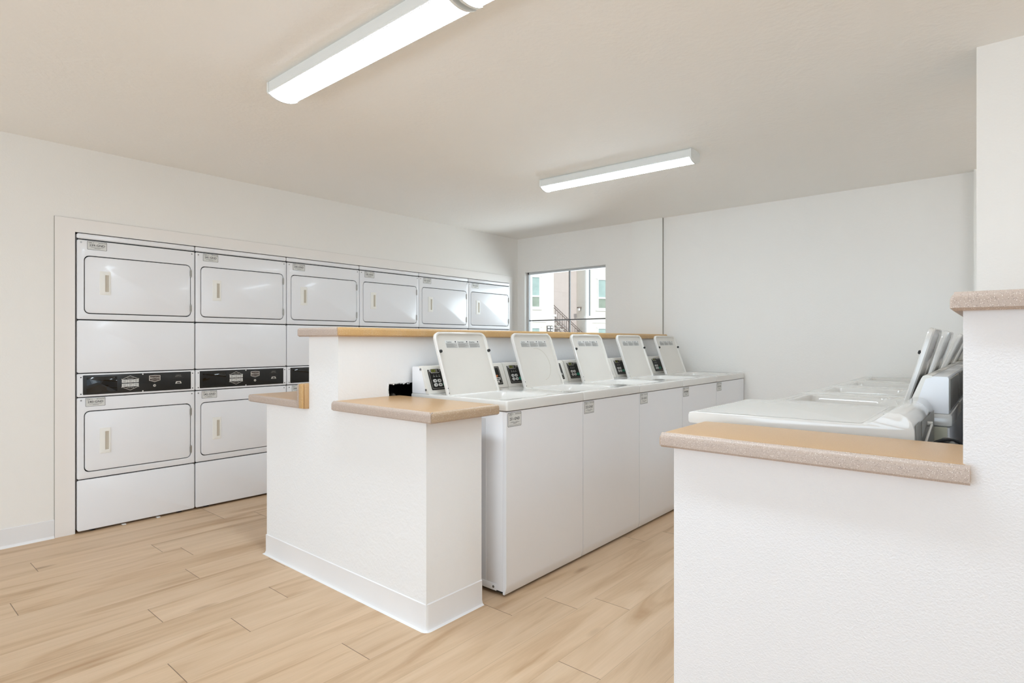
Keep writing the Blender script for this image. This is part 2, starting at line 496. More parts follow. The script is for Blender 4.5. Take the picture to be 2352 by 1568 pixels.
struct(b.build('wall_right', M['wall'], smooth=False))
b = MB()
for yy in (-0.15, 1.04, 2.30, 3.50): b.box(XR + 0.04, XR + 0.09, yy, yy + 0.05, 0.65, 2.25)
b.box(XR + 0.04, XR + 0.09, -0.15, 3.55, 0.65, 0.70); b.box(XR + 0.04, XR + 0.09, -0.15, 3.55, 2.20, 2.25)
struct(b.build('added_window', M['frame'], smooth=False))  # unseen window frame added around the side fill opening
# front wall behind the camera with a wide open shop front
b = MB()
b.box(XL, -3.8, YF - 0.15, YF, 0, ZC); b.box(0.8, XR, YF - 0.15, YF, 0, ZC)
b.box(-3.8, 0.8, YF - 0.15, YF, 2.35, ZC)
struct(b.build('wall_front', M['wall'], smooth=False))
# coved vinyl base on the left wall
b = MB()
b.prism([(XL, 0.0), (XL + 0.016, 0.0), (XL + 0.006, 0.014), (XL + 0.005, 0.109), (XL, 0.111)], YF, 0.866, 'y')
struct(b.build('baseboard_left', M['base'], smooth=False))

# back window: frame, mullion, rail, glass
b = MB(); y0, y1 = YB + 0.055, YB + 0.10
b.box(WX0, WX0 + 0.018, y0, y1, WZ0, WZ1); b.box(WX1 - 0.03, WX1, y0, y1, WZ0, WZ1)
b.box(WX0, WX1, y0, y1, WZ1 - 0.022, WZ1); b.box(WX0, WX1, y0, y1, WZ0, WZ0 + 0.03)
win = struct(b.build('window_1', M['frame'], smooth=False))
b = MB(); b.box(-3.688, -3.676, y0 + 0.006, y1 - 0.02, WZ0 + 0.03, WZ1 - 0.022); b.build('mullion', M['alu_dark'], win, False)
b = MB(); b.box(WX0 + 0.018, WX1 - 0.03, y0 + 0.008, y1 - 0.02, 1.428, 1.440); b.build('window_rail', M['alu_dark'], win, False)
b = MB(); b.box(WX0 + 0.018, WX1 - 0.03, y1 - 0.022, y1 - 0.017, WZ0 + 0.03, WZ1 - 0.022); b.build('window_glass', M['glass'], win, False)
b = MB(); b.box(WX0 - 0.03, WX1 + 0.02, YB - 0.02, YB + 0.05, WZ0 - 0.03, WZ0, bev=0.004); b.build('window_sill', M['trim'], win)

# ------------------------------------------------------------------ half walls
def skew(y):        # the tall half wall runs very slightly out of square
    return -0.0196 * (y - 1.576)
# central half wall: low arms at the front, tall spine running back
b = MB()
HX0, HX1 = -2.704, -2.441
b.box(-3.148, HX0, 1.576, 1.905, 0, 0.846)
b.box(HX1, -1.803, 1.576, 1.905, 0, 0.860)
def spine(x0, x1, z0, z1, ya, yb):
    b.add([(x0 + skew(ya), ya, z0), (x1 + skew(ya), ya, z0), (x1 + skew(yb), yb, z0), (x0 + skew(yb), yb, z0),
           (x0 + skew(ya), ya, z1), (x1 + skew(ya), ya, z1), (x1 + skew(yb), yb, z1), (x0 + skew(yb), yb, z1)],
          [(0, 3, 2, 1), (4, 5, 6, 7), (0, 1, 5, 4), (1, 2, 6, 5), (2, 3, 7, 6), (3, 0, 4, 7)])
spine(HX0, HX1, 0, 1.215, 1.576, 1.876)
spine(HX0, HX0 + 0.06, 0, 1.215, 1.876, 2.5)          # behind the rough hole
spine(HX0 + 0.06, HX1, 0, 0.62, 1.876, 2.5)
spine(HX0 + 0.06, HX1, 0.968, 1.215, 1.876, 2.5)
spine(HX0, HX1, 0, 1.215, 2.5, YB)
wall_c = struct(b.build('wall_center', M['island'], smooth=False))
b = MB()    # inside of the pipe hole, lined dark to paint its shade
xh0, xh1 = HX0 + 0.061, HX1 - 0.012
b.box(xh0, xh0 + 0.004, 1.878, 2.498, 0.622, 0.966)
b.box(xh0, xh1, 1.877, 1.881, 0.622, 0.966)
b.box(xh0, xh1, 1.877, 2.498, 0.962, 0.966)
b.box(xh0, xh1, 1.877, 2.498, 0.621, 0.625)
b.build('cavity_shade', M['dark'], wall_c, False)
b = MB()    # crumbled drywall edge round the hole
random.seed(9)
for i in range(26):
    t = i / 25
    w_ = random.uniform(0.003, 0.012)
    b.box(HX1 - 0.009, HX1 - 0.0065, 1.876 + 0.14 * t, 1.876 + w_ + 0.14 * t, 0.966 - 0.006 * random.random() ** 2, 0.97)
    b.box(HX1 - 0.006, HX1 - 0.002, 1.872, 1.876 + 0.008 * random.random(), 0.62 + 0.0135 * i, 0.634 + 0.0135 * i)
b.build('drywall_edge', M['island'], wall_c, False)
# vinyl base round the central half wall
b = MB()
def cove(pts, z=0.111, t=0.004):
    # pts: plan polyline; outward side is to the right of travel
    prof = [(0.0, z), (t, z - 0.003), (t, 0.018), (t + 0.004, 0.006), (t + 0.014, 0.0), (0.0, 0.0)]
    ls = []
    n = len(pts)
    for i, p in enumerate(pts):
        p = Vector(p)
        d0 = (p - Vector(pts[i - 1])).normalized() if i > 0 else None
        d1 = (Vector(pts[i + 1]) - p).normalized() if i < n - 1 else None
        d0 = d0 or d1; d1 = d1 or d0
        n0 = Vector((d0.y, -d0.x)); n1 = Vector((d1.y, -d1.x))
        m_ = (n0 + n1).normalized(); m_ = m_ / max(0.3, m_.dot(n0))
        ls.append([(p.x + m_.x * a, p.y + m_.y * a, zz) for a, zz in prof])
    b.loops(ls, 0, True, True)
arc = [(-1.803 - 0.012 + 0.012 * math.sin(math.radians(t)), 1.576 + 0.012 - 0.012 * math.cos(math.radians(t))) for t in (0, 30, 60, 90)]
cove([(-3.148, 1.905), (-3.148, 1.576)] + arc + [(-1.803, 1.905)])
struct(b.build('baseboard_center', M['base'], smooth=True))

# right half wall
b = MB()
RY = 1.715
b.box(-0.79, -0.072, RY, RY + 0.31, 0, 0.86)
b.box(-0.072, 0.20, RY, YB - 0.075, 0, 1.262)
b.box(0.20, 0.95, RY, RY + 0.31, 0, 0.86)
struct(b.build('wall_entry', M['peel'], smooth=False))
b = MB()
b.box(-0.084, 0.30, 3.04, 3.40, 1.309, ZC)
struct(b.build('trim_4', M['wall'], smooth=False))

# ------------------------------------------------------------------ counter caps
def slab(x0, x1, y0, y1, z0, z1, r=0.018, mi=0, b=None, front=None):
    """worktop with a rolled upper edge and small lower edge"""
    bb = b or MB()
    seg = 6; k = []
    rl = 0.006
    k.append((rl, z0)); k.append((0.0, z0 + rl))
    for i in range(seg + 1):
        t = math.radians(90 * i / seg)
        k.append((r - r * math.cos(t), z1 - r + r * math.sin(t)))
    ls = [[(x, y, z) for x, y in rr(x0 + ins, x1 - ins, y0 + ins, y1 - ins, 0.012, 3)] for ins, z in k]
    bb.loops(ls, mi, True, True)
    return bb

def cap_with_front(name, label, x0, x1, y0, y1, z0, z1, top, edge, r=0.018, side=None, xs=None, skewed=False, pinksides=()):
    """top slab in one laminate and the edging strips as parts, daylight tint painted on the front"""
    t = thing(name, ((x0 + x1) / 2, (y0 + y1) / 2, z0), label, 'countertop')
    ox, oy, oz = (x0 + x1) / 2, (y0 + y1) / 2, z0
    e = 0.004
    b = slab(x0 + e, x1 - e, y0 + e, y1 - e, z0, z1, r)
    if skewed: b.v = [(x + skew(y), y, z) for x, y, z in b.v]
    b.v = [(x - ox, y - oy, z - oz) for x, y, z in b.v]
    b.build('slab', top, t)
    def strip(ax, a0, a1, fixed, sgn, mat, zlo, zhi):
        # extruded edge strip following the rolled profile
        prof = []
        rl = 0.006
        prof.append((rl + e, z0 - 0.0008)); prof.append((0.0, z0 + rl))
        for i in range(5):
            tt = math.radians(74 * i / 4)
            prof.append(((r - r * math.cos(tt)) * 1.0, z1 - r + r * math.sin(tt) + 0.0006))
        prof.append((r * 0.8 + e, z1 - r)); prof.append((r * 0.8 + e, z0 + 0.002))
        q = MB()
        if ax == 'x':
            ls = [[(a, fixed - sgn * -1 * -i if False else fixed + sgn * i, z) for i, z in prof] for a in (a0, a1)]
        else:
            ls = [[(fixed + sgn * i, a, z) for i, z in prof] for a in (a0, a1)]
        q.loops(ls, 0, True, True)
        if skewed: q.v = [(x + skew(y), y, z) for x, y, z in q.v]
        q.v = [(x - ox, y - oy, z - oz) for x, y, z in q.v]
        return q.build('edge_strip', mat, t)
    strip('x', x0 + 0.012, x1 - 0.004, y0, 1, edge, z0, z1)
    if side is not None:
        strip('y', y0 + 0.006, y1 - 0.01, x1, -1, side, z0, z1)
    for s in pinksides:
        strip('y', y0 + 0.01, y1 - 0.01, x0, 1, s, z0, z1)
    return t

cap_with_front('low_countertop', 'tan speckled low counter cap beside the first central washer, right of the tall half wall',
               -2.455, -1.735, 1.540, 1.960, 0.860, 0.906, M['tan'], M['daylit'], side=M['brown'])
t = cap_with_front('low_countertop', 'speckled tan counter cap facing the dryers, left of the tall half wall',
               -3.315, -2.7556, 1.545, 1.960, 0.846, 0.886, M['tan'], M['daylit'], r=0.012)
cap_with_front('high_countertop', 'long gold speckled cap along the top of the tall central half wall',
               -2.775, -2.405, 1.545, YB - 0.014, 1.215, 1.259, M['gold'], M['daylit'], side=M['gold'], skewed=True, r=0.014)
cap_with_front('low_countertop', 'large tan speckled counter cap in the right foreground below the washer top',
               -0.832, -0.054, 1.680, 2.045, 0.860, 0.905, M['tan'], M['daylit'], r=0.020)
cap_with_front('high_countertop', 'daylit tan speckled cap on the tall half wall at the right edge of the photo',
               -0.100, 0.235, 1.685, YB - 0.08, 1.262, 1.306, M['daylit'], M['daylit'], r=0.020)
# upstand closing the left low cap against the tall half wall
t = thing('end_splash', (-2.729, 1.75, 0.849), 'upright tan board standing at the end of the left low counter cap', 'backsplash')
b = MB(); b.box(-0.0255, 0.0235, -0.2, 0.155, -0.0028, 0.126, bev=0.006); b.build('board', M['tan'], t)
b = MB(); b.box(-0.008, 0.0235, -0.214, -0.2005, 0.0, 0.125, bev=0.004); b.build('facing', M['gold'], t)
b = MB(); b.box(-0.026, -0.0085, -0.213, -0.2005, 0.0, 0.122, bev=0.004); b.build('corner_strip', M['daylit'], t)

# ------------------------------------------------------------------ number tags
def number_tag(mb_num, w, h, place, tall=False):
    """place(a,b,lift): plate coords centred -> 3D. returns MB with plate=0 ink=1"""
    b = MB(); b.keep = True
    def ring(w_, h_, lift): return [place(x, y, lift) for x, y in rr(-w_ / 2, w_ / 2, -h_ / 2, h_ / 2, 0.004, 3)]
    b.loops([ring(w, h, 0.0), ring(w, h, 0.0007)], 1)
    b.loops([ring(w, h, 0.0007), ring(w - 0.003, h - 0.003, 0.0007)], 1)
    b.loops([ring(w - 0.003, h - 0.003, 0.0007), ring(w - 0.004, h - 0.004, 0.0007)], 0, cap1=True)
    def tx(s_, size, x, y, sq=1.0):
        b.text(s_, size, lambda p, q: place(p + x, q + y, 0.0012), 1, sq)
    def bar(x0, x1, y, t_=0.0007, mi=1):
        b.add([place(x0, y, 0.0012), place(x1, y, 0.0012), place(x1, y + t_, 0.0012), place(x0, y + t_, 0.0012)], [(0, 1, 2, 3)], mi)
    k = w / 0.10
    if not tall:
        tx('CSC', 0.0105 * k, -0.034 * k, h / 2 - 0.0095)
        b.add([place(-0.020 * k, h / 2 - 0.007, .0012), place(-0.0165 * k, h / 2 - 0.007, .0012), place(-0.018 * k, h / 2 - 0.013, .0012)], [(0, 1, 2)], 1)
        tx('SERVICEWORKS', 0.0058 * k, 0.026 * k, h / 2 - 0.008)
        tx(mb_num, 0.0175 * k, 0, 0.001, 1.12)
        bar(-0.034 * k, 0.034 * k, -0.0105); bar(-0.030 * k, 0.030 * k, -0.0135); bar(-0.014 * k, 0.016 * k, -0.0175, 0.0014)
    else:
        tx('CSC', 0.0125 * k, -0.031 * k, h / 2 - 0.009)
        b.add([place(-0.016 * k, h / 2 - 0.006, .0012), place(-0.012 * k, h / 2 - 0.006, .0012), place(-0.014 * k, h / 2 - 0.0125, .0012)], [(0, 1, 2)], 1)
        tx('SERVICEWORKS', 0.0062 * k, 0.025 * k, h / 2 - 0.0085)
        bar(-0.040 * k, -0.02 * k, h / 2 - 0.0175)
        tx(mb_num, 0.0185 * k, 0, 0.002, 1.0)
        bar(-0.024 * k, -0.006 * k, -0.0105); bar(0.008 * k, 0.024 * k, -0.0105)
        bar(-0.032 * k, 0.034 * k, -0.0150, 0.0012); bar(-0.012 * k, 0.016 * k, -0.0195, 0.0014)
        bar(-0.042 * k, 0.044 * k, -0.0270, 0.0010)
    return b

# ------------------------------------------------------------------ stacked dryers
DW = 0.684
def xface(x, a, b_): return (x, a, b_)
def panel(y0, y1, z0, z1, x0, x1, r=0.006, bev=0.003, mb=None, mi=0):
    """front facing panel, rounded outline, softened front edge"""
    b = mb or MB()
    L = []
    for x, ins in ((x0, 0), (x1 - bev, 0), (x1 - bev * 0.3, bev * 0.3), (x1, bev)):
        L.append([(x, y, z) for y, z in rr(y0 + ins, y1 - ins, z0 + ins, z1 - ins, max(0.001, r - ins * 0.5), 4)])
    b.loops(L, mi, True, True)
    return b
def panel_hole(y0, y1, z0, z1, hy0, hy1, hz0, hz1, hr, x0, x1, r=0.006, bev=0.003):
    b = MB(); L = []
    for x, ins in ((x0, 0), (x1 - bev, 0), (x1 - bev * 0.3, bev * 0.3), (x1, bev)):
        L.append([(x, y, z) for y, z in rr(y0 + ins, y1 - ins, z0 + ins, z1 - ins, max(0.001, r - ins * 0.5), 5)])
    for x, ins in ((x1, 0.0015), (x1 - 0.0015, 0), (x0, 0)):
        L.append([(x, y, z) for y, z in rr(hy0 - ins, hy1 + ins, hz0 - ins, hz1 + ins, hr + ins, 5)])
    L.append(L[0])
    b.loops(L, 0)
    return b

def make_dryer():
    t = bpy.data.objects.new('stacked_dryer', None); col.objects.link(t)
    b = MB(); b.box(-0.72, -0.024, 0.004, DW - 0.004, 0.02, 1.858, bev=0.003)
    b.build('cabinet', M['enamel'], t)
    b = MB(); b.box(-0.0238, -0.018, 0.0037, DW - 0.0037, 0.02, 1.855); b.build('seam_shade', M['dark'], t, False)  # dark sheet standing in for the shade inside the seams
    b = MB(); b.box(-0.70, -0.001, 0.0035, DW - 0.0035, 1.829, 1.861, bev=0.008, seg=3); b.build('top_cap', M['enamel'], t)
    fy0, fy1 = 0.0035, DW - 0.0035
    for (z0, z1, dz0, dz1, hz0, hz1) in ((1.3285, 1.8215, 1.367, 1.722, 1.485, 1.634), (0.3355, 0.8395, 0.379, 0.752, 0.483, 0.643)):
        b = panel_hole(fy0, fy1, z0, z1, 0.0362, 0.6568, dz0 - 0.0045, dz1 + 0.0045, 0.030, -0.0175, 0.0, r=0.007, bev=0.004)
        b.build('front_panel', M['enamel'], t)
        dr = panel(0.0415, 0.6515, dz0 + 0.001, dz1 - 0.001, -0.014, 0.002, r=0.027, bev=0.003).build('door', M['enamel'], t)
        # recessed pull
        b = MB()
        hy0, hy1 = 0.117, 0.176
        sy0, sy1, sz0, sz1 = 0.146, 0.168, hz0 + 0.020, hz1 - 0.022
        L = [[(0.0021, y, z) for y, z in rr(hy0, hy1, hz0, hz1, 0.003, 3)],
             [(0.0050, y, z) for y, z in rr(hy0, hy1, hz0, hz1, 0.003, 3)],
             [(0.0062, y, z) for y, z in rr(hy0 + 0.004, hy1 - 0.004, hz0 + 0.004, hz1 - 0.004, 0.003, 3)],
             [(0.0062, y, z) for y, z in rr(sy0, sy1, sz0, sz1, 0.002, 3)],
             [(0.0032, y, z) for y, z in rr(sy0 + 0.0008, sy1 - 0.0008, sz0 + 0.0008, sz1 - 0.0008, 0.002, 3)]]
        b.loops(L, 0)
        # sloping floor of the slot, deep at the left
        q = rr(sy0 + 0.0008, sy1 - 0.0008, sz0 + 0.0008, sz1 - 0.0008, 0.002, 3)
        b.loops([[(0.0032, y, z) for y, z in q], [(0.0025, y, z) for y, z in q]], 0)
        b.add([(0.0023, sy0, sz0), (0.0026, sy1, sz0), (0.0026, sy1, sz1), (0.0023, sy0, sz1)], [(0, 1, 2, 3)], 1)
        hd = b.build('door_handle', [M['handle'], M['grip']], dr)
        for zz in (dz0 + 0.055, dz1 - 0.055):
            b = MB(); b.cyl((0.003, 0.654, zz - 0.027), 0.0045, 0.054, 'z', n=10)
            b.box(-0.004, 0.004, 0.648, 0.660, zz - 0.02, zz + 0.02)
            b.build('hinge', M['zinc'], dr)
        for yy in (0.0215, DW - 0.0215):
            b = MB(); b.cyl((0.0, yy, z1 - 0.016), 0.0048, 0.002, 'x', n=12, r2=0.0035); b.build('screw', M['steel'], t)
    panel(fy0, fy1, 0.9945, 1.3215, -0.0175, 0.0, r=0.010, bev=0.004).build('middle_panel', M['enamel'], t)
    panel(fy0, fy1, 0.014, 0.3285, -0.0175, 0.0, r=0.010, bev=0.004).build('kick_panel', M['enamel'], t)
    cs = panel(fy0, fy1, 0.8455, 0.9885, -0.0175, 0.0015, r=0.006, bev=0.003).build('control_panel', M['enamel'], t)
    bk = panel(0.030, 0.655, 0.8575, 0.9795, 0.0014, 0.0035, r=0.004, bev=0.0006).build('black_fascia', M['black'], cs)
    X = 0.0037
    b = panel(0.049, 0.212, 0.871, 0.967, 0.0033, 0.0040, r=0.003, bev=0.0003)
    b.build('display', M['display'], cs)
    # hexagonal price panel
    b = MB(); b.keep = True
    cy, cz = 0.285, 0.9195
    w2, hh = 0.0485, 0.0475
    outer = [(-w2, -0.024), (0, -hh), (w2, -0.024), (w2, 0.024), (0, hh), (-w2, 0.024)]
    def seg(a, c, t_=0.0012):
        a = Vector(a); c = Vector(c); d = (c - a).normalized(); n_ = Vector((-d.y, d.x)) * t_
        b.add([(X, cy + p.x, cz + p.y) for p in (a - n_, c - n_, c + n_, a + n_)], [(0, 1, 2, 3)], 0)
    seg((-w2, 0.024), (0, hh - 0.001)); seg((0, hh - 0.001), (w2, 0.024)); seg((-w2, -0.024), (0, -hh + 0.001)); seg((0, -hh + 0.001), (w2, -0.024))
    seg((-w2, 0.0245), (-w2, 0.029)); seg((w2, 0.0245), (w2, 0.029)); seg((-w2, -0.0245), (-w2, -0.029)); seg((w2, -0.0245), (w2, -0.029))
    for r_, z_ in ((0, 0.0025), (1, -0.0235)):
        for c_ in range(3):
            y_ = -w2 + 0.001 + c_ * 0.0325
            b.add([(X, cy + y_, cz + z_), (X, cy + y_ + 0.031, cz + z_), (X, cy + y_ + 0.031, cz + z_ + 0.0205), (X, cy + y_, cz + z_ + 0.0205)], [(0, 1, 2, 3)], 1)
            for q_, wd in ((0.0135, 0.016), (0.0095, 0.022), (0.0055, 0.013)):
                b.add([(X + 0.0003, cy + y_ + 0.0155 - wd / 2, cz + z_ + q_), (X + 0.0003, cy + y_ + 0.0155 + wd / 2, cz + z_ + q_), (X + 0.0003, cy + y_ + 0.0155 + wd / 2, cz + z_ + q_ + 0.0018), (X + 0.0003, cy + y_ + 0.0155 - wd / 2, cz + z_ + q_ + 0.0018)], [(0, 1, 2, 3)], 2)
    b.text('UPPER DRYER', 0.0062, lambda p, q: (X, cy + p, cz + q + 0.0305), 0)
    b.text('LOWER DRYER', 0.0062, lambda p, q: (X, cy + p, cz + q - 0.0305), 0)
    b.build('price_plate', [M['silver'], M['plate'], M['grey']], cs, False)
    # shield badge
    b = MB(); b.keep = True
    cy, cz = 0.428, 0.942
    sh = [(-0.034, 0.020), (-0.034, -0.013), (0, -0.024), (0.034, -0.013), (0.034, 0.020), (0.0, 0.0225)]
    s2 = [(y * 0.90, z * 0.84) for y, z in sh]
    b.loops([[(X - 0.0002, cy + y, cz + z) for y, z in sh], [(X + 0.0012, cy + y * 0.98, cz + z * 0.97) for y, z in sh], [(X + 0.0012, cy + y, cz + z) for y, z in s2]], 0)
    b.add([(X + 0.0008, cy + y, cz + z) for y, z in s2], [tuple(range(6))], 1)
    b.text('MAYTAG', 0.0145, lambda p, q: (X + 0.0016, cy + p, cz + q + 0.003), 0)
    b.text('COMMERCIAL LAUNDRY', 0.0042, lambda p, q: (X + 0.0016, cy + p, cz + q - 0.0095), 0)
    b.build('badge', [M['silver'], M['bronze']], cs, False)
    b = MB(); b.cyl((0.003, 0.427, 0.8945), 0.009, 0.004, 'x', n=18, r2=0.0075); b.cyl((0.007, 0.427, 0.8945), 0.0038, 0.0012, 'x', mi=1, n=12)
    b.build('key_lock', [M['silver'], M['grey']], cs)
    for z_ in (0.9735, 0.8625):
        b = MB(); b.cyl((0.0033, 0.357, z_), 0.0042, 0.0015, 'x', n=12); b.build('panel_screw', M['button'], cs)
    # card reader: print, rim and slot
    b = MB(); b.keep = True
    cy = 0.574
    b.text('CREDIT', 0.0095, lambda p, q: (X, cy + p, 0.9565 + q), 1)
    b.text('DEBIT CARD', 0.0075, lambda p, q: (X, cy + p, 0.949 + q), 1)
    def arch(y0_, y1_, z0_, z1_, mi):
        pr = [(y0_, z0_), (y1_, z0_), (y1_ - 0.006, z1_), (y0_ + 0.006, z1_)]
        b.loops([[(X - 0.0003, y, z) for y, z in pr], [(X + 0.002, y, z) for y, z in pr]], mi, False, True)
    arch(cy - 0.020, cy + 0.020, 0.900, 0.9155, 0); 
    pr = [(cy - 0.012, 0.903), (cy + 0.012, 0.903), (cy + 0.008, 0.9105), (cy - 0.008, 0.9105)]
    b.add([(X + 0.0024, y, z) for y, z in pr], [(0, 1, 2, 3)], 2)
    b.add([(X, cy - 0.034, 0.9385), (X, cy + 0.034, 0.9385), (X, cy + 0.034, 0.9395), (X, cy - 0.034, 0.9395)], [(0, 1, 2, 3)], 3)
    b.add([(X, cy - 0.034, 0.9195), (X, cy + 0.030, 0.9195), (X, cy + 0.030, 0.9205), (X, cy - 0.034, 0.9205)], [(0, 1, 2, 3)], 3)
    b.build('card_slot', [M['silver'], M['grey'], M['black'], M['bronze']], cs, False)
    for yy in (0.020, 0.6665):
        for zz in (0.967, 0.863):
            b = MB(); b.cyl((0.001, yy, zz), 0.0036, 0.0014, 'x', n=10); b.build('corner_screw', M['dark'], cs)
    for yy in (0.09, DW - 0.09):
        b = MB(); b.cyl((-0.045, yy, 0.0), 0.018, 0.02, 'z', n=12); b.build('leveling_foot', M['rubber'], t)
    return t
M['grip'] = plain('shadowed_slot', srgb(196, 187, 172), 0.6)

places = ['leftmost in the dryer wall', 'second from the left in the dryer wall', 'third from the left, partly behind the tall half wall',
          'fourth from the left, seen only above the long counter cap', 'fifth from the left, seen only above the long counter cap',
          'last one, glossy and nearest the window corner']
proto = make_dryer()
dry = []
for k in range(6):
    d = proto if k == 0 else copy_tree(proto)
    dry.append(d)
for k, d in enumerate(dry):
    d.location = (-4.350, 0.972 + k * DW, 0)
    tag(d, 'white stacked dryer tagged %d-GND, %s' % (239 + 2 * k, places[k]), 'dryer', 'stacked dryers in the left wall alcove')
    for num, zc in ((239 + 2 * k, 1.791), (240 + 2 * k, 0.8105)):
        b = number_tag('%d-GND' % num, 0.104, 0.053, lambda a, c, l, zc=zc: (0.0003 + l, (0.105 if zc > 1 else 0.096) + a, zc + c))
        b.build('number_tag', [M['plate'], M['ink']], d, False)
for yy in (0.24, 0.44):
    b = MB(); b.box(-0.02, 0.008, yy, yy + 0.022, 0.0, 0.006, bev=0.002); b.build('shim', M['button'], dry[0])

# ------------------------------------------------------------------ top-load washers
WW = 0.642
def make_washer():
    t = bpy.data.objects.new('washing_machine', None); col.objects.link(t)
    b = MB(); b.box(-0.675, -0.022, 0.002, WW - 0.002, 0.022, 0.862, bev=0.004)
    # pressed side panel outline
    for (yy, s_) in ((0.002, -1), (WW - 0.002, 1)):
        b.box(-0.62, -0.128, min(yy, yy + s_ * 0.0012), max(yy, yy + s_ * 0.0012), 0.046, 0.825)
    b.build('cabinet', M['enamel'], t)
    b = MB()
    prof = [(-0.0215, 0.012), (-0.012, 0.012), (-0.0005, 0.046), (0.0, 0.060), (0.0, 0.862), (-0.0215, 0.862)]
    bm = MB(); bm.prism([(x, z) for x, z in prof], 0.002, WW - 0.002, 'y')
    o = bm.build('front_panel', M['enamel'], t)
    b = MB(); b.box(-0.55, -0.060, -0.0005, 0.0016, 0.020, 0.052, bev=0.0008); b.cyl((-0.078, 0.0, 0.036), 0.006, -0.0025, 'y', mi=1, n=12)
    b.build('base_bracket', [M['enamel'], M['steel']], t)
    b = MB(); b.box(-0.60, -0.035, 0.02, WW - 0.02, 0.010, 0.0225); b.build('base_frame', M['dark'], t, False)
    for xx in (-0.60, -0.06):
        for yy in (0.05, WW - 0.05):
            b = MB(); b.cyl((xx, yy, 0.0), 0.017, 0.022, 'z', n=12); b.build('leveling_foot', M['rubber'], t)
    # porcelain deck with the loading opening
    b = MB()
    def ring(x0, x1, y0, y1, r, z): return [(x, y, z) for x, y in rr(x0, x1, y0, y1, r, 5)]
    D = (-0.682, 0.006, 0.0008, WW - 0.0008)
    O = (-0.392, -0.068, 0.040, 0.420)
    def ins(d, i): return (d[0] + i, d[1] - i, d[2] + i, d[3] - i)
    L = [ring(*ins(D, 0.004), 0.008, 0.866), ring(*D, 0.010, 0.869), ring(*D, 0.010, 0.905), ring(*ins(D, 0.0025), 0.009, 0.9115), ring(*ins(D, 0.008), 0.008, 0.914),
         ring(*ins(O, -0.016), 0.050, 0.9135), ring(*ins(O, -0.007), 0.044, 0.911), ring(*O, 0.038, 0.903), ring(*ins(O, 0.006), 0.034, 0.868),
         ring(*ins(O, 0.030), 0.05, 0.862), ring(*ins(O, 0.034), 0.05, 0.66), ring(*ins(O, 0.07), 0.05, 0.64)]
    b.loops(L, 0, True, True)
    b.build('top_deck', M['deck'], t)
    b = MB(); b.box(-0.560, -0.540, 0.12, 0.14, 0.9135, 0.9150)
    # console: steel shell behind, plastic bezel in front
    z0 = 0.9142
    sh = [(-0.672, z0), (-0.672, 1.050), (-0.668, 1.055), (-0.606, 1.0555), (-0.598, 1.050), (-0.562, z0)]
    b = MB(); b.prism(sh, 0.004, WW - 0.004, 'y'); con = b.build('console', M['enamel'], t)
    fr = [(-0.622, 1.052), (-0.620, 1.058), (-0.608, 1.060), (-0.592, 1.056), (-0.586, 1.046), (-0.540, z0 + 0.012), (-0.538, z0), (-0.560, z0), (-0.600, 1.045)]
    b = MB(); b.prism(fr, 0.0035, WW - 0.0035, 'y')
    b.cyl((-0.604, 0.004, 1.042), 0.006, -0.0035, 'y', mi=1, n=10); b.cyl((-0.560, 0.004, 0.935), 0.006, -0.0035, 'y', mi=1, n=10)
    b.build('console_bezel', [M['bezel'], M['steel']], con)
    b = MB(); b.box(-0.6755, -0.672, 0.03, WW - 0.03, 0.925, 1.045); b.build('back_plate', M['zinc'], con, False)
    P0 = Vector((-0.5405, 0, 0.9290)); P1 = Vector((-0.5862, 0, 1.0440))
    u = (P1 - P0).normalized(); nrm = Vector((u.z, 0, -u.x)); Ls = (P1 - P0).length
    def S(a, c, l=0.0): p = P0 + u * c + nrm * l; return (p.x, a, p.z)
    def splate(y0, y1, c0, c1, lift, th, mat, name, r=0.004, frame=None):
        q = MB(); ol = rr(y0, y1, c0, c1, r, 3)
        q.loops([[S(a, c, lift) for a, c in ol], [S(a, c, lift + th) for a, c in ol]], 0, True, True)
        return q.build(name, mat, con, False)
    # raised rib between the two panels
    for (y0, y1, nm) in ((0.030, 0.300, 'button_panel'), (0.345, 0.600, 'coin_panel')):
        q = MB(); q.keep = True
        a = rr(y0, y1, 0.004, Ls - 0.004, 0.004, 3); a2 = rr(y0 + 0.004, y1 - 0.004, 0.008, Ls - 0.008, 0.003, 3)
        a3 = rr(y0 + 0.008, y1 - 0.008, 0.012, Ls - 0.012, 0.003, 3); a4 = rr(y0 + 0.0095, y1 - 0.0095, 0.0135, Ls - 0.0135, 0.003, 3)
        q.loops([[S(p, c, 0.0006) for p, c in a], [S(p, c, 0.0014) for p, c in a2]], 0)
        q.loops([[S(p, c, 0.0014) for p, c in a2], [S(p, c, 0.0014) for p, c in a3]], 0)
        q.loops([[S(p, c, 0.0014) for p, c in a3], [S(p, c, 0.0014) for p, c in a4]], 1)
        q.add([S(p, c, 0.0013) for p, c in a4], [tuple(range(len(a4)))], 0)
        pn = q.build(nm, [M['black'], M['silver']], con, False)
        if nm == 'button_panel':
            splate(0.050, 0.112, 0.098, 0.122, 0.0014, 0.0018, M['silver'], 'display_frame', 0.005)
            splate(0.0525, 0.1095, 0.1005, 0.1195, 0.0030, 0.0008, M['display'], 'display', 0.003)
            q = MB(); q.keep = True
            for a0, tx in ((0.0665, '00'), ):
                q.add([S(0.055, .1025, .0040), S(0.082, .1025, .0040), S(0.082, .1175, .0040), S(0.055, .1175, .0040)], [(0, 1, 2, 3)], 0)
                q.text(tx, 0.014, lambda p, c: S(0.0685 + p, 0.110 + c, 0.0043), 1)
                q.add([S(0.084, .1025, .0040), S(0.098, .1025, .0040), S(0.098, .1175, .0040), S(0.084, .1175, .0040)], [(0, 1, 2, 3)], 2)
            q.build('readout', [M['lcd'], M['ink'], M['lcd_off']], con, False)
            q = MB(); q.keep = True
